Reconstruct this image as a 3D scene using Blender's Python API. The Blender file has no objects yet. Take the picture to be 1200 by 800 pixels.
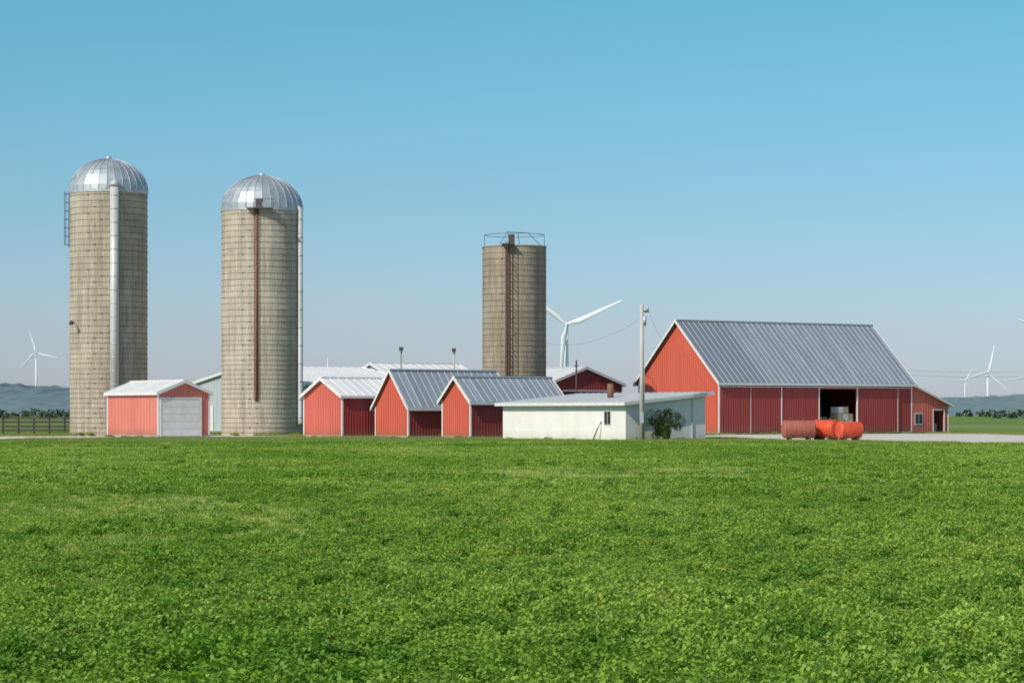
import bpy, bmesh, math, random
import numpy as np
from mathutils import Vector, noise
random.seed(7); rng=np.random.default_rng(7)
S=bpy.context.scene
S.view_settings.view_transform='Standard'; S.view_settings.look='None'; S.view_settings.exposure=0
ROT=math.radians(35); U=Vector((math.cos(ROT),math.sin(ROT),0)); V=Vector((-math.sin(ROT),math.cos(ROT),0))

# ---------------------------------------------------------------- materials
def nt(name):
    m=bpy.data.materials.new(name); m.use_nodes=True; t=m.node_tree
    return m,t,t.nodes['Principled BSDF']
def N(t,typ,**k):
    n=t.nodes.new(typ)
    for a,b in k.items(): setattr(n,a,b)
    return n
def mixc(t,fac,a,b,blend='MIX'):
    n=N(t,'ShaderNodeMix',data_type='RGBA',blend_type=blend)
    for i,x in ((0,fac),(6,a),(7,b)):
        if isinstance(x,bpy.types.NodeSocket): t.links.new(x,n.inputs[i])
        elif isinstance(x,(int,float)): n.inputs[i].default_value=x
        else: n.inputs[i].default_value=(*x,1)
    return n.outputs[2]
def noise_n(t,coord,scale,detail=4,rough=.55,mscale=None):
    if mscale:
        mp=N(t,'ShaderNodeMapping'); mp.inputs['Scale'].default_value=mscale
        t.links.new(coord,mp.inputs[0]); coord=mp.outputs[0]
    n=N(t,'ShaderNodeTexNoise'); n.inputs['Scale'].default_value=scale; n.inputs['Detail'].default_value=detail
    n.inputs['Roughness'].default_value=rough; t.links.new(coord,n.inputs['Vector']); return n.outputs['Fac']
def ramp(t,fac,a,b):
    n=N(t,'ShaderNodeMapRange'); n.inputs[1].default_value=a; n.inputs[2].default_value=b
    t.links.new(fac,n.inputs[0]); return n.outputs[0]
def bump(t,p,h,strength=.3,dist=.02):
    b=N(t,'ShaderNodeBump'); b.inputs['Strength'].default_value=strength; b.inputs['Distance'].default_value=dist
    t.links.new(h,b.inputs['Height']); t.links.new(b.outputs[0],p.inputs['Normal'])
def simple(name,col,col2=None,rough=.6,metal=0,scale=1.5,streak=(1,1,1),bmp=0):
    m,t,p=nt(name); tc=N(t,'ShaderNodeTexCoord').outputs['Object']
    col2=col2 or tuple(c*.75 for c in col)
    n1=noise_n(t,tc,scale,5,.6,streak)
    t.links.new(mixc(t,ramp(t,n1,.3,.7),col,col2),p.inputs['Base Color'])
    p.inputs['Roughness'].default_value=rough; p.inputs['Metallic'].default_value=metal
    if bmp: bump(t,p,noise_n(t,tc,scale*12,3),bmp)
    return m
def siding(name,col,col2,chalk=.25):
    """painted steel siding: sheet-to-sheet tint change, vertical streaks, chalky fading, splash dirt near the ground"""
    m,t,p=nt(name); tc=N(t,'ShaderNodeTexCoord').outputs['Object']
    sp=N(t,'ShaderNodeSeparateXYZ'); t.links.new(tc,sp.inputs[0])
    ad=N(t,'ShaderNodeMath',operation='ADD'); t.links.new(sp.outputs[0],ad.inputs[0]); t.links.new(sp.outputs[1],ad.inputs[1])
    dv=N(t,'ShaderNodeMath',operation='DIVIDE'); t.links.new(ad.outputs[0],dv.inputs[0]); dv.inputs[1].default_value=.92
    fl=N(t,'ShaderNodeMath',operation='FLOOR'); t.links.new(dv.outputs[0],fl.inputs[0])
    wn=N(t,'ShaderNodeTexWhiteNoise',noise_dimensions='1D'); t.links.new(fl.outputs[0],wn.inputs['W'])
    c=mixc(t,wn.outputs['Value'],col,tuple(a*.9+b*.1 for a,b in zip(col,col2)))
    st=noise_n(t,tc,1.4,6,.65,(2.5,2.5,.18)); c=mixc(t,ramp(t,st,.4,.75),c,col2)
    ch=noise_n(t,tc,.35,5,.6); n=N(t,'ShaderNodeMath',operation='MULTIPLY'); t.links.new(ramp(t,ch,.45,.75),n.inputs[0]); n.inputs[1].default_value=chalk
    c=mixc(t,n.outputs[0],c,tuple(min(1,a*1.1+.07) for a in col))
    lo=ramp(t,sp.outputs[2],.9,.1); mu=N(t,'ShaderNodeMath',operation='MULTIPLY'); t.links.new(lo,mu.inputs[0]); t.links.new(st,mu.inputs[1])
    c=mixc(t,mu.outputs[0],c,(.26,.15,.10))
    t.links.new(c,p.inputs['Base Color']); p.inputs['Roughness'].default_value=.55; return m
RED=siding('red_siding',(.62,.122,.072),(.52,.098,.062))
RED2=siding('red_siding_faded',(.60,.145,.105),(.52,.12,.088))
RED3=siding('salmon_siding',(.66,.22,.17),(.58,.18,.14))
REDD=siding('red_door_and_shaded_side',(.35,.052,.048),(.28,.04,.04),.15)  # door red; on shed and barn side walls it paints in the shade
WHITE=simple('white_trim',(.78,.78,.76),(.66,.66,.64),.5,0,2)
AGED=simple('aged_trim',(.55,.42,.4),None,.6)
CONC=simple('concrete',(.42,.4,.36),(.3,.28,.25),.9,0,3,(1,1,1),.2)
DARK=simple('painted_opening_shade',(.03,.028,.025),None,.9)  # near-black for panels on solid walls, interior shade put into the colour
GLASS=simple('window_glass',(.03,.04,.05),None,.1)
GALV=simple('galvanised_steel',(.55,.58,.60),(.45,.47,.48),.5,.45,2,(1,1,.3))
GALVL=simple('pale_steel_pipe',(.60,.61,.60),(.46,.46,.44),.5,.1,2,(1,1,.2))
RUST=simple('rusty_steel',(.26,.12,.07),(.15,.08,.05),.8,.1,3)
DKST=simple('dark_steel',(.08,.07,.065),(.12,.1,.09),.7,.3,3)
POLE=simple('weathered_pole',(.58,.56,.53),(.42,.40,.37),.8,0,2,(3,3,.3))
WOODD=simple('dark_wood',(.05,.045,.04),(.09,.08,.07),.9,0,3)
ORANGE=simple('orange_red_paint',(.70,.095,.03),(.56,.07,.03),.45,0,2)
OXIDE=simple('faded_oxide_paint',(.42,.135,.09),(.28,.085,.06),.75,0,2.5,(1,1,1))
TURB=simple('turbine_hazed_white',(.76,.80,.84),(.72,.76,.8),.5)  # white paint, with far-off mist carried by the pale base colour
HAY=simple('hay',(.6,.5,.28),(.45,.36,.18),.95,0,8)
GREENP=simple('green_machine_paint',(.05,.22,.05),None,.4); RUBBER=simple('tyre_rubber',(.03,.03,.03),None,.8); YEL=simple('yellow_rim',(.7,.5,.05),None,.5)

def roofmat(name,a,b,pw=.9,metal=.35,axis=0,rough=.45,split=None,grime=.75):
    m,t,p=nt(name); tc=N(t,'ShaderNodeTexCoord').outputs['Object']
    sp=N(t,'ShaderNodeSeparateXYZ'); t.links.new(tc,sp.inputs[0])
    d=N(t,'ShaderNodeMath',operation='DIVIDE'); t.links.new(sp.outputs[axis],d.inputs[0]); d.inputs[1].default_value=pw
    fl=N(t,'ShaderNodeMath',operation='FLOOR'); t.links.new(d.outputs[0],fl.inputs[0])
    wn=N(t,'ShaderNodeTexWhiteNoise',noise_dimensions='1D'); t.links.new(fl.outputs[0],wn.inputs['W'])
    c=mixc(t,wn.outputs['Value'],a,b)
    if split:
        lt=N(t,'ShaderNodeMath',operation='LESS_THAN'); t.links.new(sp.outputs[axis],lt.inputs[0]); lt.inputs[1].default_value=split
        c=mixc(t,lt.outputs[0],c,tuple(x*.78 for x in b))
    ns=noise_n(t,tc,.5,6,.65,(3,.5,.5) if axis==0 else (.5,3,.5))
    c=mixc(t,ramp(t,ns,.35,.75),c,tuple(x*grime for x in b))
    t.links.new(c,p.inputs['Base Color']); p.inputs['Metallic'].default_value=metal; p.inputs['Roughness'].default_value=rough
    return m
ROOF=roofmat('barn_roof_metal',(.42,.46,.51),(.33,.375,.43),.62,split=5.2)
ROOFG=roofmat('shed_roof_metal',(.44,.49,.53),(.36,.41,.45),.6)
ROOFW=roofmat('pale_roof_metal',(.80,.80,.79),(.72,.73,.73),metal=0,rough=.5,grime=.86)
ROOFX=roofmat('pale_roof_metal_x',(.72,.73,.72),(.62,.64,.64),metal=.0,axis=1)
RIBM=simple('roof_ribs',(.60,.63,.66),(.50,.54,.57),.45,.3)
WALLG=simple('grey_siding',(.5,.53,.56),(.42,.45,.48),.6,0,1.2,(1,1,.25))

def blockmat():
    m,t,p=nt('white_painted_block'); tc=N(t,'ShaderNodeTexCoord').outputs['Object']
    n=noise_n(t,tc,.9,6,.65,(1,1,.5))
    sp=N(t,'ShaderNodeSeparateXYZ'); t.links.new(tc,sp.inputs[0])
    low=ramp(t,sp.outputs[2],.7,.0)
    mu=N(t,'ShaderNodeMath',operation='MULTIPLY'); t.links.new(low,mu.inputs[0]); t.links.new(n,mu.inputs[1])
    c=mixc(t,ramp(t,n,.35,.8),(.83,.81,.77),(.71,.69,.63)); c=mixc(t,mu.outputs[0],c,(.46,.42,.33))
    t.links.new(c,p.inputs['Base Color']); p.inputs['Roughness'].default_value=.8
    br=N(t,'ShaderNodeTexBrick'); br.inputs['Scale'].default_value=1; br.inputs['Brick Width'].default_value=.4; br.inputs['Row Height'].default_value=.2
    br.inputs['Mortar Size'].default_value=.012
    ad=N(t,'ShaderNodeMath',operation='ADD'); t.links.new(sp.outputs[0],ad.inputs[0]); t.links.new(sp.outputs[1],ad.inputs[1])
    cb=N(t,'ShaderNodeCombineXYZ'); t.links.new(ad.outputs[0],cb.inputs[0]); t.links.new(sp.outputs[2],cb.inputs[1]); t.links.new(cb.outputs[0],br.inputs['Vector'])
    iv=N(t,'ShaderNodeMath',operation='SUBTRACT'); iv.inputs[0].default_value=1; t.links.new(br.outputs['Fac'],iv.inputs[1])
    bump(t,p,iv.outputs[0],.5,.01); return m
BLOCK=blockmat()

def stavemat(name,a,b,dark):
    m,t,p=nt(name); uv=N(t,'ShaderNodeUVMap').outputs[0]; tc=N(t,'ShaderNodeTexCoord').outputs['Object']
    oi=N(t,'ShaderNodeObjectInfo')
    br=N(t,'ShaderNodeTexBrick'); br.inputs['Scale'].default_value=1; br.inputs['Brick Width'].default_value=.27; br.inputs['Row Height'].default_value=.76
    br.inputs['Mortar Size'].default_value=.02; br.inputs['Mortar Smooth'].default_value=.6; br.inputs['Bias'].default_value=0
    br.inputs['Color1'].default_value=(*a,1); br.inputs['Color2'].default_value=(*b,1); br.inputs['Mortar'].default_value=(*dark,1)
    t.links.new(uv,br.inputs['Vector'])
    st=noise_n(t,tc,1.3,7,.7,(1.8,1.8,.07)); c=mixc(t,ramp(t,st,.42,.74),br.outputs['Color'],tuple(x*.52 for x in b))
    st2=noise_n(t,tc,2.6,5,.7,(1.5,1.5,.05)); c=mixc(t,ramp(t,st2,.6,.78),c,tuple(x*.42 for x in b))
    bl=noise_n(t,tc,.3,6,.65); c=mixc(t,ramp(t,bl,.5,.8),c,tuple(min(1,x*1.12) for x in a))
    fine=noise_n(t,tc,7,4,.75); c=mixc(t,ramp(t,fine,.48,.9),c,dark)
    t.links.new(c,p.inputs['Base Color']); p.inputs['Roughness'].default_value=.95
    iv=N(t,'ShaderNodeMath',operation='SUBTRACT'); iv.inputs[0].default_value=1; t.links.new(br.outputs['Fac'],iv.inputs[1])
    bump(t,p,iv.outputs[0],.4,.015); return m
ST1=stavemat('concrete_staves_tan',(.52,.46,.35),(.42,.365,.275),(.26,.22,.165))
ST2=stavemat('concrete_staves_light',(.59,.53,.42),(.49,.435,.34),(.31,.27,.205))
ST3=stavemat('concrete_staves_brown',(.42,.355,.27),(.34,.285,.21),(.20,.165,.12))

def leafmat(name,a,b,c3,pos_scale=.12,transl=.35,s2=1.6):
    m,t,p=nt(name); out=t.nodes['Material Output']
    pos=N(t,'ShaderNodeNewGeometry').outputs['Position']
    at=N(t,'ShaderNodeAttribute',attribute_name='rnd').outputs['Fac']
    n1=noise_n(t,pos,pos_scale,7,.72,(1,.45,1)); n2=noise_n(t,pos,s2,4,.6,(1,.7,0))
    c=mixc(t,ramp(t,n1,.4,.6),a,b); c=mixc(t,ramp(t,n2,.5,.64),c,c3)
    c=mixc(t,at,c,(1.55,1.4,1.3),'MULTIPLY')
    t.links.new(c,p.inputs['Base Color']); p.inputs['Roughness'].default_value=.5; p.inputs['Specular IOR Level'].default_value=.35
    tr=N(t,'ShaderNodeBsdfTranslucent'); t.links.new(c,tr.inputs[0])
    mx=N(t,'ShaderNodeMixShader'); mx.inputs[0].default_value=transl
    t.links.new(p.outputs[0],mx.inputs[1]); t.links.new(tr.outputs[0],mx.inputs[2]); t.links.new(mx.outputs[0],out.inputs[0]); return m
CROP=leafmat('alfalfa_leaves',(.155,.32,.028),(.34,.47,.085),(.10,.245,.022),.07,.42,1.1)
GRASSM=leafmat('grass_blades',(.33,.45,.10),(.40,.49,.14),(.26,.40,.07),.3,.4)
LAWN=leafmat('lawn_blades',(.20,.29,.06),(.30,.37,.10),(.17,.25,.05))
BUSHM=leafmat('bush_leaves',(.045,.085,.022),(.07,.12,.03),(.035,.06,.018),1.5,.2)
TREEM=leafmat('hazed_tree_leaves',(.13,.195,.175),(.155,.22,.18),(.12,.185,.17),.02,.1)  # leaf greens paled and blued, distance haze is in the colour

# ---------------------------------------------------------------- mesh helper
class MB:
    def __init__(s): s.v=[];s.f=[];s.mi=[];s.sm=[];s.mats=[]
    def M(s,m):
        if m not in s.mats: s.mats.append(m)
        return s.mats.index(m)
    def poly(s,fs,m,smooth=False):
        for f in fs: s.f.append(f); s.mi.append(s.M(m)); s.sm.append(smooth)
    def box(s,x0,x1,y0,y1,z0,z1,m):
        b=len(s.v); s.v+=[(x,y,z) for z in (z0,z1) for x,y in ((x0,y0),(x1,y0),(x1,y1),(x0,y1))]
        s.poly([(b,b+3,b+2,b+1),(b+4,b+5,b+6,b+7),(b,b+1,b+5,b+4),(b+1,b+2,b+6,b+5),(b+2,b+3,b+7,b+6),(b+3,b,b+4,b+7)],m)
    def prism(s,pts,ext,m):
        b=len(s.v); n=len(pts); e=Vector(ext)
        s.v+=[tuple(p) for p in pts]+[tuple(Vector(p)+e) for p in pts]
        s.poly([tuple(range(b,b+n)),tuple(range(b+2*n-1,b+n-1,-1))]+[(b+i,b+(i+1)%n,b+n+(i+1)%n,b+n+i) for i in range(n)],m)
    def tube(s,pts,rs,m,n=12,caps=True,smooth=True):
        pts=[Vector(p) for p in pts]
        if not hasattr(rs,'__len__'): rs=[rs]*len(pts)
        b=len(s.v); K=len(pts)
        for i,p in enumerate(pts):
            d=(pts[min(i+1,K-1)]-pts[max(i-1,0)]).normalized()
            a=Vector((0,0,1)) if abs(d.z)<.9 else Vector((1,0,0))
            e1=d.cross(a).normalized(); e2=d.cross(e1)
            for j in range(n):
                th=2*math.pi*j/n; s.v.append(tuple(p+(e1*math.cos(th)+e2*math.sin(th))*rs[i]))
        for i in range(K-1):
            s.poly([(b+i*n+j,b+i*n+(j+1)%n,b+(i+1)*n+(j+1)%n,b+(i+1)*n+j) for j in range(n)],m,smooth)
        if caps: s.poly([tuple(range(b,b+n)),tuple(range(b+(K-1)*n+n-1,b+(K-1)*n-1,-1))],m)
    def build(s,name,parent=None,loc=(0,0,0),rot=0,recalc=True):
        me=bpy.data.meshes.new(name); me.from_pydata(s.v,[],s.f)
        for m in s.mats: me.materials.append(m)
        me.polygons.foreach_set('material_index',s.mi); me.polygons.foreach_set('use_smooth',s.sm)
        if recalc:
            bm=bmesh.new(); bm.from_mesh(me); bmesh.ops.recalc_face_normals(bm,faces=bm.faces); bm.to_mesh(me); bm.free()
        o=bpy.data.objects.new(name,me); S.collection.objects.link(o); o.location=loc; o.rotation_euler=(0,0,rot)
        if parent: o.parent=parent
        return o
def empty(name,loc=(0,0,0),rot=0):
    o=bpy.data.objects.new(name,None); S.collection.objects.link(o); o.location=loc; o.rotation_euler=(0,0,rot); o.empty_display_size=.5; return o

def wall_y(mb,x0,x1,y0,y1,z0,z1,m,ops=()):
    xs=x0
    for a,b,c,d in sorted(ops):
        mb.box(xs,a,y0,y1,z0,z1,m)
        if c>z0: mb.box(a,b,y0,y1,z0,c,m)
        mb.box(a,b,y0,y1,d,z1,m); xs=b
    mb.box(xs,x1,y0,y1,z0,z1,m)

def gable_building(name,loc,rot,L,W,eave,ridge,wall,roof,sidewall=None,ov=.3,ovx=.25,rib=.35,rrib=.6,ops=(),trimc=WHITE,ribm=RIBM,corner=True):
    e=empty(name,(loc[0],loc[1],0),rot); t=.12; sl=(ridge-eave)/(W/2); sidewall=sidewall or wall
    zt=lambda y: eave+min(y,W-y)*sl
    w=MB()
    wall_y(w,t,L-t,0,t,0,eave-.01,sidewall,ops); w.box(t,L-t,W-t,W,0,eave-.01,sidewall)
    for x in (0,L-t):
        w.prism([(x,0,0),(x,W,0),(x,W,eave-.01),(x,W/2,ridge-.01),(x,0,eave-.01)],(t,0,0),wall)
    x=.2
    while x<L-.1:
        if not any(a-.05<x<b for a,b,c,d in ops): w.box(x,x+.05,-.028,.004,.2,eave-.03,sidewall)
        w.box(x,x+.05,W-.004,W+.028,.2,eave-.03,wall)
        x+=rib
    y=.2
    while y<W-.1:
        for xx in ((-.028,.004),(L-.004,L+.028)): w.box(xx[0],xx[1],y,y+.05,.2,zt(y)-.04,wall)
        y+=rib
    w.build('walls',e)
    f=MB(); xs=-.05
    for o in sorted([o for o in ops if o[2]<.1]): f.box(xs,o[0],-.05,0.0-.002,-.1,.19,CONC); xs=o[1]
    f.box(xs,L+.05,-.05,-.002,-.1,.19,CONC)
    f.box(-.05,-.002,-.001,W+.05,-.1,.188,CONC); f.box(L+.002,L+.05,-.001,W+.05,-.1,.188,CONC); f.box(-.0,L,W+.002,W+.05,-.1,.188,CONC)
    f.build('foundation',e)
    r=MB(); th=.07
    def chev(x0,x1,lo,hi,m,o2=ov):
        ze=eave-o2*sl
        r.prism([(x0,-o2,ze+lo),(x0,W/2,ridge+lo),(x0,W+o2,ze+lo),(x0,W+o2,ze+hi),(x0,W/2,ridge+hi),(x0,-o2,ze+hi)],(x1-x0,0,0),m)
    chev(-ovx,L+ovx,0,th,roof)
    x=-ovx+.08
    while x<L+ovx-.05:
        chev(x,x+.045,th-.01,th+.04,ribm,ov-.01); x+=rrib
    r.box(-ovx,L+ovx,W/2-.15,W/2+.15,ridge+th-.03,ridge+th+.07,ribm)
    r.build('roof',e)
    tr=MB(); r=tr
    chev(-ovx-.04,-ovx-.001,-.13,th+.06,trimc,ov+.02); chev(L+ovx+.001,L+ovx+.04,-.13,th+.06,trimc,ov+.02)
    for yy in (-ov-.05,W+ov+.02):
        tr.box(-ovx,L+ovx,yy,yy+.03,eave-ov*sl-.12,eave-ov*sl+th-.01,trimc)
    if corner:
        for xx in (-.035,L-.09):
            for yy in (-.035,W-.09): tr.box(xx,xx+.125,yy,yy+.125,.195,eave-.04,trimc)
    tr.build('trim',e)
    return e

# ---------------------------------------------------------------- big red barn
BL,BW,BE,BR=23.2,11.5,4.8,10.15
barn=gable_building('red_barn',(18.2,225),ROT,BL,BW,BE,BR,RED,ROOF,REDD,ov=.35,ovx=.35,rib=.3,rrib=.62,ops=[(11.65,16.25,0,4.05)])
d=MB()
def slab_door(x0,x1,z0,z1,y=-.10):
    d.box(x0,x1,y,y+.05,z0,z1,REDD)
    k=x0+.15
    while k<x1-.1: d.box(k,k+.05,y-.03,y+.004,z0,z1,REDD); k+=.28
for a,b in ((.15,3.5),(3.6,7.1),(7.2,11.58),(16.3,21.3)): slab_door(a,b,.12,4.1)
d.build('sliding_doors',barn)
d=MB(); d.box(.1,BL-.1,-.17,-.03,4.18,4.27,WHITE)
for x in (3.5,7.1,11.58,16.25,21.3): d.box(x+.0,x+.09,-.15,-.03,.1,4.17,AGED if x in(3.5,21.3) else WHITE)
d.build('door_track',barn)
d=MB(); d.box(.15,BL-.15,.15,BW-.15,.0,.012,CONC)
for x in (12.2,15.9): d.box(x,x+.2,5,5.2,.012,5.2,WOODD)
d.box(.2,BL-.2,BW-.5,BW-.2,.02,4.6,WOODD)
d.build('interior',barn)
d=MB()   # stacked bales just inside the door
for k in range(4):
    for i in range(3 if k<3 else 2): d.box(14.35+i*.62+.05*(k%2),14.93+i*.62+.05*(k%2),.35,1.4,.02+k*.62,.6+k*.62,WHITE if (i+k)%3==0 else HAY)
d.build('hay_bales',barn)
d=MB()   # tractor parked nose-out inside the door
tx=13.0
for sx_ in (-.85,.85):
    d.tube([(tx+sx_-.18,3.2,.85),(tx+sx_+.18,3.2,.85)],.83,RUBBER,24); d.tube([(tx+sx_-.2,3.2,.85),(tx+sx_+.2,3.2,.85)],.42,YEL,18)
    d.tube([(tx+sx_*.8-.12,1.2,.5),(tx+sx_*.8+.12,1.2,.5)],.48,RUBBER,20); d.tube([(tx+sx_*.8-.14,1.2,.5),(tx+sx_*.8+.14,1.2,.5)],.22,YEL,16)
d.box(tx-.35,tx+.35,.7,2.5,.75,1.55,GREENP); d.box(tx-.3,tx+.3,.66,.7,.8,1.5,DKST)
d.box(tx-.65,tx+.65,2.5,3.7,.9,1.5,GREENP); d.box(tx-.7,tx+.7,2.4,3.9,2.55,2.68,GREENP)
for a in (-.65,.6):
    for b in (2.5,3.75): d.box(tx+a,tx+a+.06,b,b+.06,1.5,2.55,DKST)
d.box(tx-.59,tx+.59,2.52,2.54,1.55,2.5,GLASS); d.tube([(tx+.2,1.4,1.55),(tx+.2,1.4,2.3)],.04,DKST,8)
d.build('tractor',barn)
d=MB(); x0,x1=BL+.06,BL+4.7; WL=8
wall_y(d,x0,x1,0,.12,0,2.6,RED2,[(23.6,24.55,.85,1.85),(26.0,27.35,0,2.15)])
d.prism([(x0,0,2.601),(x1,0,2.601),(x1,0,2.62),(x0,0,4.42)],(0,.12,0),RED2)
d.box(x0,x1,WL-.12,WL,0,2.6,RED2); d.box(x1-.12,x1,.121,WL-.121,0,2.6,RED2)
d.prism([(x0,WL-.12,2.601),(x1,WL-.12,2.601),(x1,WL-.12,2.62),(x0,WL-.12,4.42)],(0,.12,0),RED2)
k=x0+.15
while k<x1-.1:
    if not(23.5<k<24.6 or 25.95<k<27.4): d.box(k,k+.05,-.028,.004,.1,2.6+(x1-k)*.36,RED2)
    k+=.3
d.prism([(x0,-.35,4.45),(x1+.45,-.35,2.5),(x1+.45,-.35,2.58),(x0,-.35,4.53)],(0,WL+.7,0),ROOFX)
d.prism([(x0,-.39,4.37),(x1+.47,-.39,2.42),(x1+.47,-.39,2.6),(x0,-.39,4.55)],(0,.037,0),WHITE)
d.box(23.55,24.6,-.05,-.03,.8,1.9,WHITE); d.box(23.63,24.04,-.06,-.052,.88,1.82,GLASS); d.box(24.1,24.52,-.06,-.052,.88,1.82,GLASS)
for a,b,c,e_ in ((25.9,26.0,0,2.25),(27.35,27.45,0,2.25),(26.001,27.349,2.15,2.25)): d.box(a,b,-.05,.05,c,e_,WHITE)
d.box(x1-.05,x1+.04,-.04,.1,.1,2.5,WHITE)
d.box(26.0,27.3,.9,1.0,0.01,.9,GALVL)
d.build('lean_to',barn)

# ---------------------------------------------------------------- small sheds
g=Vector((-26.95,195,0))+U*4.4
gar=gable_building('red_garage',(g.x,g.y),ROT+math.pi/2,8.7,4.4,3.45,4.3,RED3,ROOFW,RED3,ov=.2,ovx=.2,rib=.25,rrib=.7,ribm=WHITE)
d=MB(); d.box(-.07,-.035,.85,4.15,.1,2.95,WALLG)
for i in range(5): d.box(-.082,-.068,.88,4.12,.14+i*.56,.67+i*.56,WHITE)
d.box(-.10,-.035,.72,.85,.1,3.08,WHITE); d.box(-.10,-.035,4.15,4.28,.1,3.08,WHITE); d.box(-.10,-.035,.851,4.149,2.955,3.08,WHITE)
d.build('overhead_door',gar)
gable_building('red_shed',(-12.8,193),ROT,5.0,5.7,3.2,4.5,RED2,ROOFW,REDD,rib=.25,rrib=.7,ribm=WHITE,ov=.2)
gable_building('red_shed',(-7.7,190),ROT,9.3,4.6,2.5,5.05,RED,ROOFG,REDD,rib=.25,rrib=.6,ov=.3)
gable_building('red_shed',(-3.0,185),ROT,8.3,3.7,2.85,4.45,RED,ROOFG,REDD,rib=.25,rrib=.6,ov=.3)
g=Vector((3.3,236,0))+U*8.6
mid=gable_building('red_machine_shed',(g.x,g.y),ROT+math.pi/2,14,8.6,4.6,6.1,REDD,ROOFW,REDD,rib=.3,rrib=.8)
d=MB(); d.box(-.08,-.035,1.2,7.2,.1,3.9,DARK); d.box(-.10,-.035,1.0,7.4,3.91,4.02,WHITE); d.build('dark_front_panel',mid)  # dark slab on a closed wall, painted shade in place of an opening
db=gable_building('dairy_barn',(-18.4,228),ROT,12.5,22.5,4.5,6.2,WALLG,ROOFW,REDD,rib=.6,rrib=.9,ribm=WHITE,ov=.5,corner=False)
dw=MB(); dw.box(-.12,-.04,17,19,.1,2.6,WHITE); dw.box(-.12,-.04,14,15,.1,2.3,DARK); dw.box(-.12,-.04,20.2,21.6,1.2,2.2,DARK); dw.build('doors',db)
gable_building('cattle_barn',(-9.5,246),ROT,10,15,4.2,6.75,WALLG,ROOFW,REDD,rib=.6,rrib=.9,ribm=WHITE,ov=.5,corner=False)

# white block shed (mono-pitch)
e=empty('white_milk_house',(7.5,169,0),ROT); d=MB(); LX,LY=6.8,14.2; za,zb=2.5,3.15; zz=lambda x: za+(zb-za)*x/LX
d.box(0,.2,.2,LY-.2,0,za-.01,BLOCK); d.box(LX-.2,LX,.2,LY-.2,0,zz(LX-.2)-.01,BLOCK)
for y in (0,LY-.2): d.prism([(0,y,0),(LX,y,0),(LX,y,zb-.01),(0,y,za-.01)],(0,.2,0),BLOCK)
d.build('walls',e)
d=MB(); o=.4; s=(zb-za)/LX
d.prism([(-o,-o,za-o*s),(LX+o,-o,zb+o*s),(LX+o,-o,zb+o*s+.1),(-o,-o,za-o*s+.1)],(0,LY+2*o,0),ROOFX)
k=-o+.1
while k<LY+o-.1: d.prism([(-o+.01,k,za-o*s+.09),(LX+o-.01,k,zb+o*s+.09),(LX+o-.01,k,zb+o*s+.14),(-o+.01,k,za-o*s+.14)],(0,.05,0),WHITE); k+=.7
d.prism([(-o-.03,-o-.03,za-o*s-.1),(LX+o+.03,-o-.03,zb+o*s-.1),(LX+o+.03,-o-.03,zb+o*s+.11),(-o-.03,-o-.03,za-o*s+.11)],(0,.028,0),WHITE)
d.box(-o-.03,-o-.002,-o,LY+o,za-o*s-.1,za-o*s+.11,WHITE)
d.build('roof',e)
d=MB(); d.box(-.03,-.002,1.55,2.35,1.05,2.05,WHITE); d.box(-.045,-.031,1.62,1.93,1.12,1.98,GLASS); d.box(-.045,-.031,1.98,2.28,1.12,1.98,GLASS)
d.tube([(-.05,2.6,1.3),(-.3,2.7,.8),(-.6,2.8,.05)],.04,DKST,8)
d.box(5.6,5.68,-.06,-.002,.1,2.9,GALVL)
d.build('window_and_pipes',e)
d=MB(); d.tube([(3.3,6,2.8),(3.3,6,3.9)],.22,RUST,12); d.build('roof_vent',e)

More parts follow.
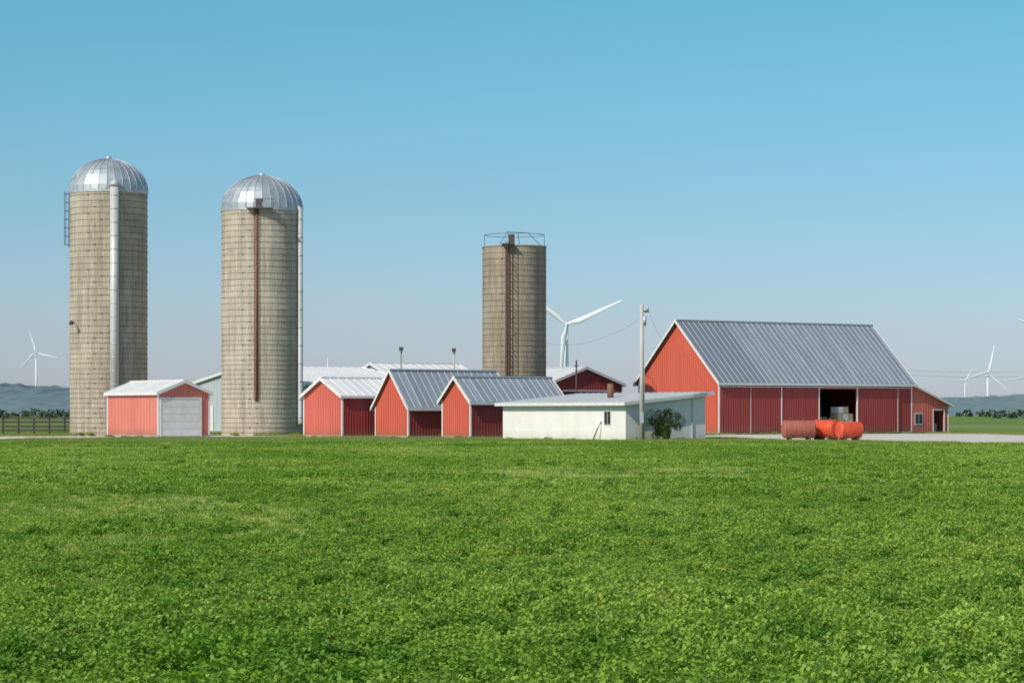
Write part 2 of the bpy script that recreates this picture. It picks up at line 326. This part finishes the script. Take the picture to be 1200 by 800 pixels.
# ---------------------------------------------------------------- silos
def silo(name,x,y,R,H,mat,dome=0,hoop=.5):
    e=empty(name,(x,y,0)); n=96
    me=bpy.data.meshes.new('stave_wall'); vs=[];fs=[];uvs=[]
    K=24
    for k in range(K+1):
        for j in range(n+1): 
            th=2*math.pi*j/n; vs.append((R*math.cos(th),R*math.sin(th),H*k/K))
    for k in range(K):
        for j in range(n):
            a=k*(n+1)+j; fs.append((a,a+1,a+n+2,a+n+1))
            for (jj,kk) in ((j,k),(j+1,k),(j+1,k+1),(j,k+1)): uvs+= [2*math.pi*R*jj/n,H*kk/K]
    me.from_pydata(vs,[],fs); u=me.uv_layers.new(name='UVMap'); u.data.foreach_set('uv',uvs)
    me.polygons.foreach_set('use_smooth',[True]*len(fs)); me.materials.append(mat)
    o=bpy.data.objects.new('stave_wall',me); S.collection.objects.link(o); o.parent=e
    h=MB(); z=.25; i=0
    while z<H-.05:
        b=len(h.v); rr=R+.022
        for j in range(n):
            th=2*math.pi*j/n; c,s_=math.cos(th),math.sin(th)
            h.v+=[((R-.01)*c,(R-.01)*s_,z),(rr*c,rr*s_,z),(rr*c,rr*s_,z+.03),((R-.01)*c,(R-.01)*s_,z+.03)]
        for j in range(n):
            a=b+4*j; c_=b+4*((j+1)%n)
            h.poly([(a+q,c_+q,c_+q+1,a+q+1) for q in range(3)],HOOP)
        for q in range(3):
            th=2*math.pi*(q/3)+.13+ (i%3)*.18; p=Vector((math.cos(th),math.sin(th),0)); t_=Vector((-p.y,p.x,0))
            c0=p*(R+.03)+Vector((0,0,z+.014)); h.tube([c0-t_*.11,c0+t_*.11],.032,HOOP,6)
        z+=hoop*(1 if z>H*.4 else .8)*random.uniform(.93,1.07); i+=1
    h.build('hoops',e)
    c=MB(); 
    if dome:
        seg=30; rings=10; b=len(c.v); RD=R+.06
        for k in range(rings):
            ph=(math.pi/2)*k/rings
            for j in range(seg): 
                th=2*math.pi*j/seg; c.v.append((RD*math.cos(ph)*math.cos(th),RD*math.cos(ph)*math.sin(th),H+dome*math.sin(ph)+.05))
        c.v.append((0,0,H+dome+.05)); top=len(c.v)-1
        for k in range(rings-1): c.poly([(b+k*seg+j,b+k*seg+(j+1)%seg,b+(k+1)*seg+(j+1)%seg,b+(k+1)*seg+j) for j in range(seg)],DOME)
        c.poly([(b+(rings-1)*seg+j,b+(rings-1)*seg+(j+1)%seg,top) for j in range(seg)],DOME)
        for j in range(seg):
            th=2*math.pi*j/seg
            c.tube([((RD+.01)*math.cos(p_)*math.cos(th),(RD+.01)*math.cos(p_)*math.sin(th),H+.06+dome*math.sin(p_)) for p_ in [math.pi/2*q/12 for q in range(12)]],.022,DOME,5,False)
        c.tube([(0,0,H-.15),(0,0,H+.08)],R+.05,GALV,64,False); c.tube([(0,0,H+dome),(0,0,H+dome+.22)],.25,GALV,12)
        c.build('dome_roof',e)
    else:
        c.tube([(0,0,H-.12),(0,0,H+.02)],R+.04,CONC,64,True); c.build('cap',e)
    return e
HOOP=simple('hoop_steel',(.24,.195,.155),(.13,.10,.08),.8,.2,.9)
mD,tD,pD=nt('dome_sheet'); tcD=N(tD,'ShaderNodeTexCoord').outputs['Object']
tD.links.new(mixc(tD,ramp(tD,noise_n(tD,tcD,1.2,5),.35,.7),(.50,.54,.56),(.34,.38,.41)),pD.inputs['Base Color']); pD.inputs['Metallic'].default_value=.5; pD.inputs['Roughness'].default_value=.48
DOME=mD
def ladder(mb,x,y,z0,z1,m,w=.4,cage=0,r=.025,step=.3):
    for s_ in (-1,1): mb.tube([(x+s_*w/2,y,z0),(x+s_*w/2,y,z1)],r,m,6)
    z=z0+.1
    while z<z1: mb.tube([(x-w/2,y,z),(x+w/2,y,z)],r*.8,m,5); z+=step
    if cage:
        z=z0+.5
        while z<z1:
            mb.tube([(x-w/2*cage,y,z),(x-w/2*cage,y-.5,z),(x,y-.75,z),(x+w/2*cage,y-.5,z),(x+w/2*cage,y,z)],r,m,5); z+=.8
        for dx,dy in ((-1,-.5),(0,-.75),(1,-.5)): mb.tube([(x+dx*w/2*cage,y+dy,z0+.5),(x+dx*w/2*cage,y+dy,z1)],r,m,5)

s1=silo('silo',-33.4,212,3.18,20.1,ST1,2.75,.52)
c=MB(); c.tube([(1.0,-3.35,1.0),(1.0,-3.35,20.3)],.36,GALVL,16); c.tube([(1.0,-3.35,20.3),(1.0,-3.15,20.75)],[.42,.3],GALVL,16)
z=2
while z<20: c.tube([(1.0,-3.35,z),(1.0,-3.35,z+.05)],.385,GALV,16); z+=1.1
c.build('unloading_chute',s1)
c=MB(); cx=-3.28
for yy in (-.25,.25): c.tube([(cx,yy,15.6),(cx,yy,20.2)],.022,DKST,6)
z=15.7
while z<20.2:
    c.tube([(cx,-.25,z),(cx,.25,z)],.016,DKST,5); z+=.35
z=15.8
while z<20.3:
    c.tube([(cx,-.25,z),(cx-.3,-.22,z),(cx-.4,0,z),(cx-.3,.22,z),(cx,.25,z)],.018,DKST,5); c.tube([(-3.15,0,z),(cx,0,z)],.02,DKST,5); z+=.7
for dy in (-.22,0,.22): c.tube([(cx-(.4 if dy==0 else .3),dy,15.8),(cx-(.4 if dy==0 else .3),dy,20.2)],.016,DKST,5)
c.build('ladder_cage',s1)
c=MB(); c.tube([(-2.4,-2.3,9.2),(-2.6,-2.9,9.4)],.05,DKST,8); c.tube([(-2.6,-2.9,9.4),(-2.6,-3.0,9.15)],[.1,.2],DKST,10); c.build('yard_light',s1)

s2=silo('silo',-21.0,215,3.38,18.85,ST2,2.9,.5)
c=MB(); ladder(c,-.12,-3.5,2.9,18.9,RUST,.36,0,.03,.3)
c.tube([(-.12,-3.42,2.9),(-.12,-3.42,18.9)],.11,RUST,10)
c.box(-.9,1.3,-3.95,-3.3,18.75,18.82,DKST)
for x in (-.9,.3,1.3): c.tube([(x,-3.95,18.8),(x,-3.95,19.5)],.02,DKST,5)
c.tube([(-.9,-3.95,19.5),(1.3,-3.95,19.5)],.02,DKST,5)
c.box(-.2,.35,-3.42,-3.1,18.9,19.6,DKST)
c.build('ladder',s2)
c=MB(); a=math.radians(-22); px_,py_=3.68*math.cos(a)-.1,3.68*math.sin(a)
c.tube([(px_-.55,py_+.2,19.3),(px_,py_,18.9),(px_,py_,1.4),(px_+.1,py_-.2,.9)],.24,GALVL,14)
z=1.5
while z<18.5: c.tube([(px_,py_,z),(px_,py_,z+.06)],.27,GALV,14); z+=1.5
c.build('filler_pipe',s2)

s3=silo('silo',.2,222,2.76,16.3,ST3,0,.5)
c=MB(); ladder(c,-.55,-2.95,2,16.6,DKST,.42,1.0,.025,.35); c.box(-.72,-.4,-2.8,-2.68,2,16.4,RUST)
c.box(-1.1,0,-3.5,-2.6,16.3,16.36,DKST)
c.build('ladder',s3)
c=MB()
def T(*p): c.tube(p,.025,DKST,6)
for i in range(12):
    th=2*math.pi*i/12; th2=2*math.pi*(i+1)/12; p=(2.6*math.cos(th),2.6*math.sin(th)); q=(2.6*math.cos(th2),2.6*math.sin(th2))
    if i%3==0: T((p[0],p[1],16.3),(p[0],p[1],17.3))
    T((p[0],p[1],17.3),(q[0],q[1],17.3))
T((-1.3,-2,16.3),(-.6,-1.5,17.5),(2.4,-1.2,17.3)); T((-.6,-1.5,17.5),(-.4,-2.6,16.4)); T((1.2,-1.3,17.4),(2.3,-1.0,16.3)); T((.5,0,16.3),(.3,-1.2,17.45))
c.box(-.5,0,-2.4,-1.8,16.3,17.2,DKST)
c.build('top_railing',s3)

# ---------------------------------------------------------------- poles, wires
pole=empty('utility_pole',(8.5,167.6,0))
c=MB(); c.tube([(0,0,-.2),(0,0,8.95)],[.17,.12],POLE,14); c.box(-.05,.45,-.07,.07,8.45,8.57,DKST)
c.tube([(.38,0,8.55),(.38,0,8.85)],.06,GALV,8); c.tube([(.18,-.05,7.6),(.18,-.05,8.2)],.12,GALV,10); c.box(-.1,.1,-.22,-.14,1.2,1.9,GALV)
c.tube([(.17,-.05,.2),(.15,-.05,7.6)],.025,GALV,6)
c.build('pole',pole)
def wire(mb,a,b,sag,r=.014,n=24):
    a=Vector(a);b=Vector(b); mb.tube([a.lerp(b,i/n)-Vector((0,0,sag*4*(i/n)*(1-i/n))) for i in range(n+1)],r,DKST,4)
c=MB(); o=Vector((8.5,167.6,0)); bk=Vector((18.2,225,0))+V*5.7
wire(c,(.38,0,8.85),bk+Vector((-.4,-.3,8.6))-o,1.2,.007); wire(c,(0,0,8.1),Vector((0.4,222,9))-o,1.5,.007)
c.build('service_wires',pole)
pw=empty('power_line',(0,0,0)); c=MB(); be=Vector((18.2,225,0))+U*23.2+V*3
wire(c,be+Vector((0,0,6)),(78,262,9.5),1.4,.009); wire(c,be+Vector((0,0,5.6)),(78,262,9.0),1.5,.009)
c.tube([(78,262,-.1),(78,262,9.8)],[.17,.12],POLE,10); c.box(77,79,261.9,262.1,9.2,9.35,POLE)
c.build('wires_and_pole',pw)
def light_pole(x,y,h):
    e=empty('yard_light_pole',(x,y,0)); c=MB(); c.tube([(0,0,-.1),(0,0,h)],[.1,.07],POLE,8); c.box(-.18,.18,-.15,.15,h-.3,h,DKST); c.tube([(.0,-.1,h-.5),(.1,-.7,h-.4)],.05,DKST,6); c.build('pole_and_lamp',e)
light_pole(-9.6,222,7.6); light_pole(-4.95,218,7.4)
e=empty('vent_pipe_pole',(4.9,195,0)); c=MB(); c.tube([(0,0,0),(0,0,5.9)],.06,WOODD,8); c.box(-.15,.15,-.03,.03,5.4,5.5,WOODD); c.build('pipe',e)

# ---------------------------------------------------------------- tanks
def tank(x,y,ang,L,R,m,mend=None):
    e=empty('fuel_tank',(x,y,0),ang); c=MB(); z=R+.12; mend=mend or m
    pts=[];rs=[]
    for q in range(6): a=math.pi/2*q/5; pts.append((-L/2-.16*math.cos(a),0,z)); rs.append(max(.01,R*math.sin(a)**.6))
    for q in range(6): a=math.pi/2*(1-q/5); pts.append((L/2+.16*math.cos(a),0,z)); rs.append(max(.01,R*math.sin(a)**.6))
    c.tube(pts,rs,m,40); c.build('shell',e)
    b=MB()
    for xx in (-L/2,-L/6,L/6,L/2): b.tube([(xx-.02,0,z),(xx+.02,0,z)],R+.015,mend,40)
    b.build('weld_bands',e)
    k=MB()
    for xx in (-L/3,L/3): 
        k.box(xx-.08,xx+.08,-R*.75,R*.75,0,.16,WOODD); k.box(xx-.06,xx+.06,-R*.75,-R*.5,.161,.4,DKST); k.box(xx-.06,xx+.06,R*.5,R*.75,.161,.4,DKST)
    k.build('cradle',e)
    f=MB(); f.tube([(L/5,0,z+R-.02),(L/5,0,z+R+.12)],.07,DKST,10); f.tube([(-L/4,0,z+R-.02),(-L/4,0,z+R+.2)],.04,DKST,8); f.build('filler_caps',e)
tank(20.15,180,math.radians(8),2.05,.62,OXIDE)
tank(22.2,181,math.radians(-50),1.9,.64,ORANGE)
tank(23.45,178,math.radians(22),1.5,.58,ORANGE)

f=empty('wooden_fence',(-43,216,0)); c=MB()
for i in range(6): c.box(i*1.3,i*1.3+.14,-.07,.07,-.1,1.55,WOODD)
for z in (.35,.7,1.05,1.38): c.box(-.1,6.7,-.12,-.072,z,z+.16,WOODD)
c.build('posts_and_rails',f)

# ---------------------------------------------------------------- wind turbines
def turbine(x,D,hz,R,ang,yaw=0):
    e=empty('wind_turbine',(x,D,0),yaw)
    c=MB(); c.tube([(0,3,-5),(0,3,hz-1)],[R*.045,R*.028],TURB,20); c.build('tower',e)
    c=MB(); c.box(-R*.035,R*.035,-R*.03,R*.16,hz-R*.035,hz+R*.04,TURB); c.tube([(0,-R*.03,hz),(0,-R*.06,hz),(0,-R*.085,hz)],[R*.035,R*.03,R*.008],TURB,16); c.build('nacelle',e)
    c=MB(); oy=-R*.05
    for q in range(3):
        a=math.radians(ang+120*q); dr=Vector((math.cos(a),0,math.sin(a))); pr=Vector((-math.sin(a),0,math.cos(a))); b=len(c.v)
        secs=[(0.02,.022,.022),(.08,.024,.022),(.2,.045,.014),(.4,.036,.01),(.7,.024,.006),(.95,.013,.003),(1,.003,.001)]
        for r,ch,th in secs:
            for j in range(8):
                t=2*math.pi*j/8; off=0 if r<.1 else -ch*.5
                c.v.append(tuple(dr*(r*R)+pr*((math.cos(t)*ch+off)*R)+Vector((0,oy+math.sin(t)*th*R+math.cos(t)*ch*.25*R,hz))))
        for i in range(len(secs)-1): c.poly([(b+i*8+j,b+i*8+(j+1)%8,b+(i+1)*8+(j+1)%8,b+(i+1)*8+j) for j in range(8)],TURB,True)
    c.build('blades',e)
turbine(49,2300,82,55,24); turbine(-837,4500,110,40.5,-13); turbine(651,3500,59,38.5,78)
turbine(737,3600,54.6,42,188); turbine(483,2200,61,56,156); turbine(1062,6000,80,30,60); turbine(-346,4800,74,35,90)

# ---------------------------------------------------------------- ground, drives
m,t,p=nt('ground_grass'); pos=N(t,'ShaderNodeNewGeometry').outputs['Position']
n1=noise_n(t,pos,.05,6,.7,(1,.5,1)); n2=noise_n(t,pos,3,4,.7); n3=noise_n(t,pos,.004,3,.5,(.4,1,1))
c_=mixc(t,ramp(t,n1,.35,.65),(.11,.21,.03),(.16,.26,.05)); c_=mixc(t,ramp(t,n2,.4,.7),c_,(.09,.15,.03)); c_=mixc(t,ramp(t,n3,.5,.62),c_,(.21,.24,.10))
t.links.new(c_,p.inputs['Base Color']); p.inputs['Roughness'].default_value=1; p.inputs['Specular IOR Level'].default_value=.1; bump(t,p,n2,.5,.1)
G=MB(); G.v=[(-9000,-500,0),(9000,-500,0),(9000,12000,0),(-9000,12000,0)]; G.poly([(0,1,2,3)],m); G.build('ground',recalc=False)
m,t,p=nt('gravel'); pos=N(t,'ShaderNodeNewGeometry').outputs['Position']
n1=noise_n(t,pos,.3,5,.6); n2=noise_n(t,pos,12,4,.8)
c_=mixc(t,ramp(t,n1,.35,.65),(.66,.62,.54),(.54,.50,.43)); c_=mixc(t,ramp(t,n2,.45,.85),c_,(.40,.37,.31))
t.links.new(c_,p.inputs['Base Color']); p.inputs['Roughness'].default_value=1; bump(t,p,n2,.4,.03)
GRAV=m
def rough_poly(pts,step=1.2,amp=.45):
    out=[]
    for i in range(len(pts)):
        a=Vector((*pts[i],0)); b=Vector((*pts[(i+1)%len(pts)],0)); n=max(1,int((b-a).length/step))
        for k in range(n):
            q=a.lerp(b,k/n); w=noise.noise_vector(q*.5)*amp; out.append((q.x+w.x,q.y+w.y))
    return out
PR=rough_poly([(11,197),(16,182),(21,166),(29,150),(50,132),(110,124),(110,180),(60,192),(46,205),(43,232),(39.6,238),(19,225),(14,212)])
PL=rough_poly([(-110,166),(-60,168),(-38,173),(-28,183),(-15,188),(-13.6,200),(-19,208),(-24,226),(-30,226),(-37,208),(-60,206),(-110,214)])
for P in (PR,PL):
    G=MB(); G.v=[(x,y,.006) for x,y in P]; G.poly([tuple(range(len(P)))],GRAV); G.build('gravel_drive',recalc=False)
def inside(x,y,P):
    r=False; j=len(P)-1
    for i in range(len(P)):
        if (P[i][1]>y)!=(P[j][1]>y) and x<(P[j][0]-P[i][0])*(y-P[i][1])/(P[j][1]-P[i][1])+P[i][0]: r=not r
        j=i
    return r

# ---------------------------------------------------------------- foliage
def leaves_mesh(name,C,Lf,Wf,mat,emin=-20,emax=60):
    n=len(C); a=rng.uniform(0,2*math.pi,n); e=np.radians(rng.uniform(emin,emax,n)); r=np.radians(rng.uniform(-60,60,n))
    L=Lf*rng.uniform(.7,1.3,n)[:,None]; W=Wf*rng.uniform(.7,1.3,n)[:,None]
    d=np.stack([np.cos(a)*np.cos(e),np.sin(a)*np.cos(e),np.sin(e)],1); s0=np.stack([-np.sin(a),np.cos(a),0*a],1); up=np.cross(d,s0)
    s=s0*np.cos(r)[:,None]+up*np.sin(r)[:,None]; nn=np.cross(d,s)
    v=np.stack([C,C+d*L*.45+s*W/2,C+d*L-nn*L*.15,C+d*L*.5-s*W/2],1).reshape(-1,3)
    me=bpy.data.meshes.new(name); me.vertices.add(len(v)); me.vertices.foreach_set('co',v.ravel().astype('f'))
    me.loops.add(4*n); me.loops.foreach_set('vertex_index',np.arange(4*n)); me.polygons.add(n)
    me.polygons.foreach_set('loop_start',np.arange(n)*4); me.update(calc_edges=True)
    at=me.attributes.new('rnd','FLOAT','FACE'); at.data.foreach_set('value',rng.uniform(0,1,n).astype('f'))
    me.materials.append(mat); return me
def patch(col,name,size,plants,per,lf,wf,spread,h0,h1,mat,emin=-20,emax=60,clump=0):
    px=rng.uniform(-size/2,size/2,(plants,2)); h=rng.uniform(h0,h1,plants)
    if clump:
        K=rng.uniform(-size/2,size/2,(clump,2)); 
        dist=((px[:,None]-K[None])**2).sum(2); kk=dist.argmin(1); d=np.sqrt(dist.min(1))
        px=K[kk]+(px-K[kk])*.8; h=h0+(h1-h0)*np.clip(1.15-d/(size*.28),0,1)*rng.uniform(.75,1.1,plants)
    C=[]
    for i in range(plants):
        o=rng.normal(0,spread,(per,2)); rr=(o**2).sum(1)/(spread**2)
        z=h[i]*np.clip(1-.13*rr,.2,1)*rng.uniform(.72,1.0,per); C.append(np.column_stack([px[i,0]+o[:,0],px[i,1]+o[:,1],z]))
    me=leaves_mesh(name,np.concatenate(C),lf,wf,mat,emin,emax); o=bpy.data.objects.new(name,me); col.objects.link(o)
def scatter(name,col,pts,rot,scl,idx):
    me=bpy.data.meshes.new(name); me.from_pydata(pts,[],[])
    for nm,ty,arr,f in (('rot','FLOAT_VECTOR',rot,'vector'),('scl','FLOAT_VECTOR',scl,'vector'),('idx','INT',idx,'value')):
        at=me.attributes.new(nm,ty,'POINT'); at.data.foreach_set(f,np.array(arr).ravel())
    o=bpy.data.objects.new(name,me); S.collection.objects.link(o)
    g=bpy.data.node_groups.new(name+'_nodes','GeometryNodeTree'); g.interface.new_socket('Geometry',in_out='INPUT',socket_type='NodeSocketGeometry'); g.interface.new_socket('Geometry',in_out='OUTPUT',socket_type='NodeSocketGeometry')
    gi=g.nodes.new('NodeGroupInput'); go=g.nodes.new('NodeGroupOutput'); ip=g.nodes.new('GeometryNodeInstanceOnPoints'); ci=g.nodes.new('GeometryNodeCollectionInfo')
    ci.inputs['Collection'].default_value=col; ci.inputs['Separate Children'].default_value=True; ci.inputs['Reset Children'].default_value=True
    ip.inputs['Pick Instance'].default_value=True
    g.links.new(gi.outputs[0],ip.inputs['Points']); g.links.new(ci.outputs[0],ip.inputs['Instance'])
    for nm,ty,sk in (('idx','INT','Instance Index'),('rot','FLOAT_VECTOR','Rotation'),('scl','FLOAT_VECTOR','Scale')):
        na=g.nodes.new('GeometryNodeInputNamedAttribute'); na.data_type=ty; na.inputs['Name'].default_value=nm
        outs=[q for q in na.outputs if q.enabled and q.name=='Attribute']; g.links.new(outs[0],ip.inputs[sk])
    g.links.new(ip.outputs[0],go.inputs[0]); mo=o.modifiers.new('scatter','NODES'); mo.node_group=g; return o
cc=bpy.data.collections.new('alfalfa_patches')
for i in range(6): patch(cc,'a%d'%i,1.25,92,44,.037,.028,.048,.06,.28,CROP,clump=8)
for i in range(4): patch(cc,'b%d'%i,3.0,310,20,.07,.05,.09,.05,.23,CROP,clump=18)
for i in range(3): patch(cc,'c%d'%i,1.25,120,26,.06,.011,.05,.03,.11,GRASSM,15,80)
for i in range(2): patch(cc,'d%d'%i,3.0,320,18,.10,.024,.10,.03,.12,GRASSM,15,80)
def edge(x): # far limit of the crop
    return 156 if x<14 else max(112,156-(x-14)*.95)
pts=[];rot=[];scl=[];idx=[]
def fill(y0,y1,sp,ib,nb,gb,ng):
    y=y0
    while y<y1:
        hw=.215*y+9; x=-hw
        while x<hw:
            X=x+random.uniform(-.45,.45)*sp; Y=y+random.uniform(-.45,.45)*sp
            if Y<edge(X)-sp*.4:
                n=noise.noise(Vector((X*.22,Y*.12,3)))*.5+noise.noise(Vector((X*.9,Y*.6,9)))*.45
                gn=noise.noise(Vector((X*.09,Y*.05,21)))+.7*noise.noise(Vector((X*.45,Y*.25,31)))
                rz=random.uniform(0,6.28); far=1 if Y<60 else .8
                thr=.62 if Y<26 else (.42 if Y<34 else .30)
                isg=gn>thr+random.uniform(-.14,.14)
                sc=random.uniform(.9,1.12)
                pts.append((X,Y,0)); rot.append((0,0,rz)); scl.append((sc,sc,max(.42,.9+n*1.1)*far)); 
                idx.append(gb+random.randrange(ng) if isg else ib+random.randrange(nb))
                if isg and random.random()<.5: pts.append((X+.3*sp,Y,0)); rot.append((0,0,rz)); scl.append((.8,.8,.7*far)); idx.append(ib+random.randrange(nb))
            x+=sp
        y+=sp
fill(11.5,58,.8,0,6,10,3); fill(57,158,2.0,6,4,13,2)
scatter('alfalfa_crop',cc,pts,rot,scl,idx)
lc=bpy.data.collections.new('lawn_patches')
for i in range(3): patch(lc,'l%d'%i,3.0,350,14,.09,.02,.10,.02,.05,LAWN,30,85)
for i in range(2): patch(lc,'t%d'%i,.5,16,20,.16,.025,.05,.02,.08,LAWN,35,85)
def foot(x,y,loc,L,W,mg=.9):
    q=Vector((x-loc[0],y-loc[1],0)); a,b=q.dot(U),q.dot(V); return -mg<a<L+mg and -mg<b<W+mg
feet=[((7.5,169),6.8,14.2),((18.2,225),28,11.5),((-26.95,195),4.4,8.7),((-12.8,193),5,5.7),((-7.7,190),9.3,4.6),((-3,185),8.3,3.7),((3.3,236),8.6,14),((-18.4,228),12.5,22.5),((-9.5,246),10,15)]
pts=[];rot=[];scl=[];idx=[]; y=110
while y<250:
    x=-.215*y-8
    while x<.215*y+8:
        X=x+random.uniform(-.8,.8); Y=y+random.uniform(-.8,.8)
        if Y>edge(X)-.5 and not inside(X,Y,PR) and not inside(X,Y,PL) and not any(foot(X,Y,*q) for q in feet) and all((X-a)**2+(Y-b)**2>16 for a,b in ((-33.4,212),(-21,215),(.2,222))):
            pts.append((X,Y,0)); rot.append((0,0,random.uniform(0,6.28))); scl.append((1,1,random.uniform(.6,1.6))); idx.append(random.randrange(3))
        x+=2
    y+=2
for (lx,ly),FL,FW in feet:
    base=Vector((lx,ly,0))
    for _ in range(int((FL+FW)*1.1)):
        if random.random()<FL/(FL+FW): q=base+U*random.uniform(0,FL)-V*random.uniform(.3,.45)
        else: q=base-U*random.uniform(.3,.45)+V*random.uniform(0,FW)
        if inside(q.x,q.y,PR) or ((lx,ly)==(-26.95,195) and (q-base).dot(V)<0): continue
        pts.append((q.x,q.y,0)); rot.append((0,0,random.uniform(0,6.28))); s_=random.uniform(.4,1.1); scl.append((s_,s_,s_*random.uniform(.7,1.4))); idx.append(3+random.randrange(2))
for a_,b_,r_ in ((-33.4,212,3.5),(-21,215,3.7)):
    for _ in range(22):
        th=random.uniform(0,6.28); pts.append((a_+r_*math.cos(th),b_+r_*math.sin(th),0)); rot.append((0,0,th)); scl.append((1,1,random.uniform(.7,1.8))); idx.append(3+random.randrange(2))
scatter('lawn_grass',lc,pts,rot,scl,idx)

b=empty('bush',(10.2,168.9,0))
C=[]
for _ in range(34):
    a=random.uniform(0,6.28); rr=random.uniform(0,1.05); cx,cy,cz=rr*math.cos(a)*1.2,rr*math.sin(a)*.75,random.uniform(.35,2.15)*(1-.18*rr)
    R_=random.uniform(.2,.38); n=230; v=rng.normal(0,1,(n,3)); v/=np.linalg.norm(v,axis=1)[:,None]; v*=(rng.uniform(.5,1.05,n)**.5)[:,None]*R_
    C.append(v+np.array([cx,cy,cz]))
me=leaves_mesh('foliage',np.concatenate(C),.10,.055,BUSHM,-50,60); o=bpy.data.objects.new('foliage',me); S.collection.objects.link(o); o.parent=b
c=MB()
for i in range(12):
    a=random.uniform(0,6.28); q=random.uniform(.3,1.0); c.tube([(.1*math.cos(a),.1*math.sin(a),0),(q*.5*math.cos(a),q*.4*math.sin(a),.8),(q*math.cos(a),q*.7*math.sin(a),random.uniform(1.4,2.2))],[.04,.025,.008],WOODD,6)
c.build('stems',b)

C=[]
def trees(x0,x1,y,h,n):
    for i in range(n):
        X=random.uniform(x0,x1); Y=y+random.uniform(-20,20); H=h*random.uniform(.4,1.15)
        for k in range(7):
            v=rng.normal(0,1,(60,3)); v/=np.linalg.norm(v,axis=1)[:,None]
            C.append(v*np.array([H*.34,H*.28,H*.2])+np.array([X+random.uniform(-.4,.4)*H,Y+random.uniform(-.3,.3)*H,H*random.uniform(.1,.75)]))
trees(-420,-120,1100,2.6,50); trees(180,420,1100,2.2,40); trees(260,800,1800,5.5,170); trees(-800,-260,1800,5,120); trees(-260,260,1800,5,40)
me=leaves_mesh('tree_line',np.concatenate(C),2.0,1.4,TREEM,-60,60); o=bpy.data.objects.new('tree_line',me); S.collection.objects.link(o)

m,t,p=nt('hazed_forest_hills'); pos=N(t,'ShaderNodeNewGeometry').outputs['Position']
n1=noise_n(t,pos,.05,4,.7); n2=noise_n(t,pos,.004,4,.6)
c_=mixc(t,ramp(t,n1,.35,.65),(.135,.205,.235),(.165,.235,.25)); c_=mixc(t,ramp(t,n2,.5,.65),c_,(.17,.245,.235))  # aerial haze painted in: blue-grey base colours instead of plain forest green
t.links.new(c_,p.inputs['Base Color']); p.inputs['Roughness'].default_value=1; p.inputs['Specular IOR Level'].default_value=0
vs=[];fs=[];NX=520;NY=46
for j in range(NY):
    for i in range(NX):
        x=-2100+4200*i/(NX-1); y=2450+1500*j/(NY-1); s=min(1,max(0,(y-2500)/900)); s=s*s*(3-2*s)
        hx=np.interp(x,[-2100,-900,-600,-350,0,450,620,900,2100],[45,44,39,28,18,22,25,32,38])
        z=s*(hx+9*noise.noise(Vector((x*.003,y*.002,1))))+ (5*s)*(noise.noise(Vector((x*.06,y*.05,5)))+.6*noise.noise(Vector((x*.13,y*.1,8))))-1.0*(1-s)
        vs.append((x,y,z))
for j in range(NY-1):
    for i in range(NX-1): a=j*NX+i; fs.append((a,a+1,a+NX+1,a+NX))
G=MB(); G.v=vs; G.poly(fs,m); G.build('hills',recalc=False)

# ---------------------------------------------------------------- light, world
el=math.radians(40); hx,hy=-.68,-.733; sd=Vector((hx*math.cos(el),hy*math.cos(el),math.sin(el)))
L=bpy.data.lights.new('sun','SUN'); L.energy=3.9; L.angle=math.radians(.6); L.color=(1,.93,.81)
lo=bpy.data.objects.new('sun',L); S.collection.objects.link(lo); lo.rotation_euler=sd.to_track_quat('Z','Y').to_euler()
w=bpy.data.worlds.new('World'); S.world=w; w.use_nodes=True; t=w.node_tree; bg=t.nodes['Background']
sk=t.nodes.new('ShaderNodeTexSky'); sk.sky_type='NISHITA'; sk.sun_disc=False; sk.sun_elevation=el; sk.sun_rotation=math.atan2(hx,hy)%(2*math.pi)
sk.air_density=1; sk.dust_density=.6; sk.ozone_density=2.5; sk.altitude=0
tc=t.nodes.new('ShaderNodeTexCoord'); sx=t.nodes.new('ShaderNodeSeparateXYZ'); t.links.new(tc.outputs['Generated'],sx.inputs[0])
cr=t.nodes.new('ShaderNodeValToRGB'); t.links.new(sx.outputs[2],cr.inputs[0]); E=cr.color_ramp
E.elements[0].position=0; E.elements[0].color=(.70,.75,1.06,1); E.elements[1].position=.5; E.elements[1].color=(1,.97,.92,1)
for pp,cl in ((.03,(.61,.69,.93)),(.08,(.50,.70,.84)),(.16,(.38,.80,.80)),(.22,(.45,.82,.82)),(.32,(.9,.94,.92))):
    q=E.elements.new(pp); q.color=(*cl,1)
t.links.new(mixc(t,1.0,sk.outputs[0],cr.outputs[0],'MULTIPLY'),bg.inputs[0]); bg.inputs[1].default_value=.13
cam=bpy.data.cameras.new('camera'); co=bpy.data.objects.new('camera',cam); S.collection.objects.link(co); S.camera=co
cam.lens=90; cam.sensor_width=36; cam.clip_start=.5; cam.clip_end=20000; cam.shift_y=85/1200
co.location=(0,0,1.8); co.rotation_euler=(math.pi/2,0,0)
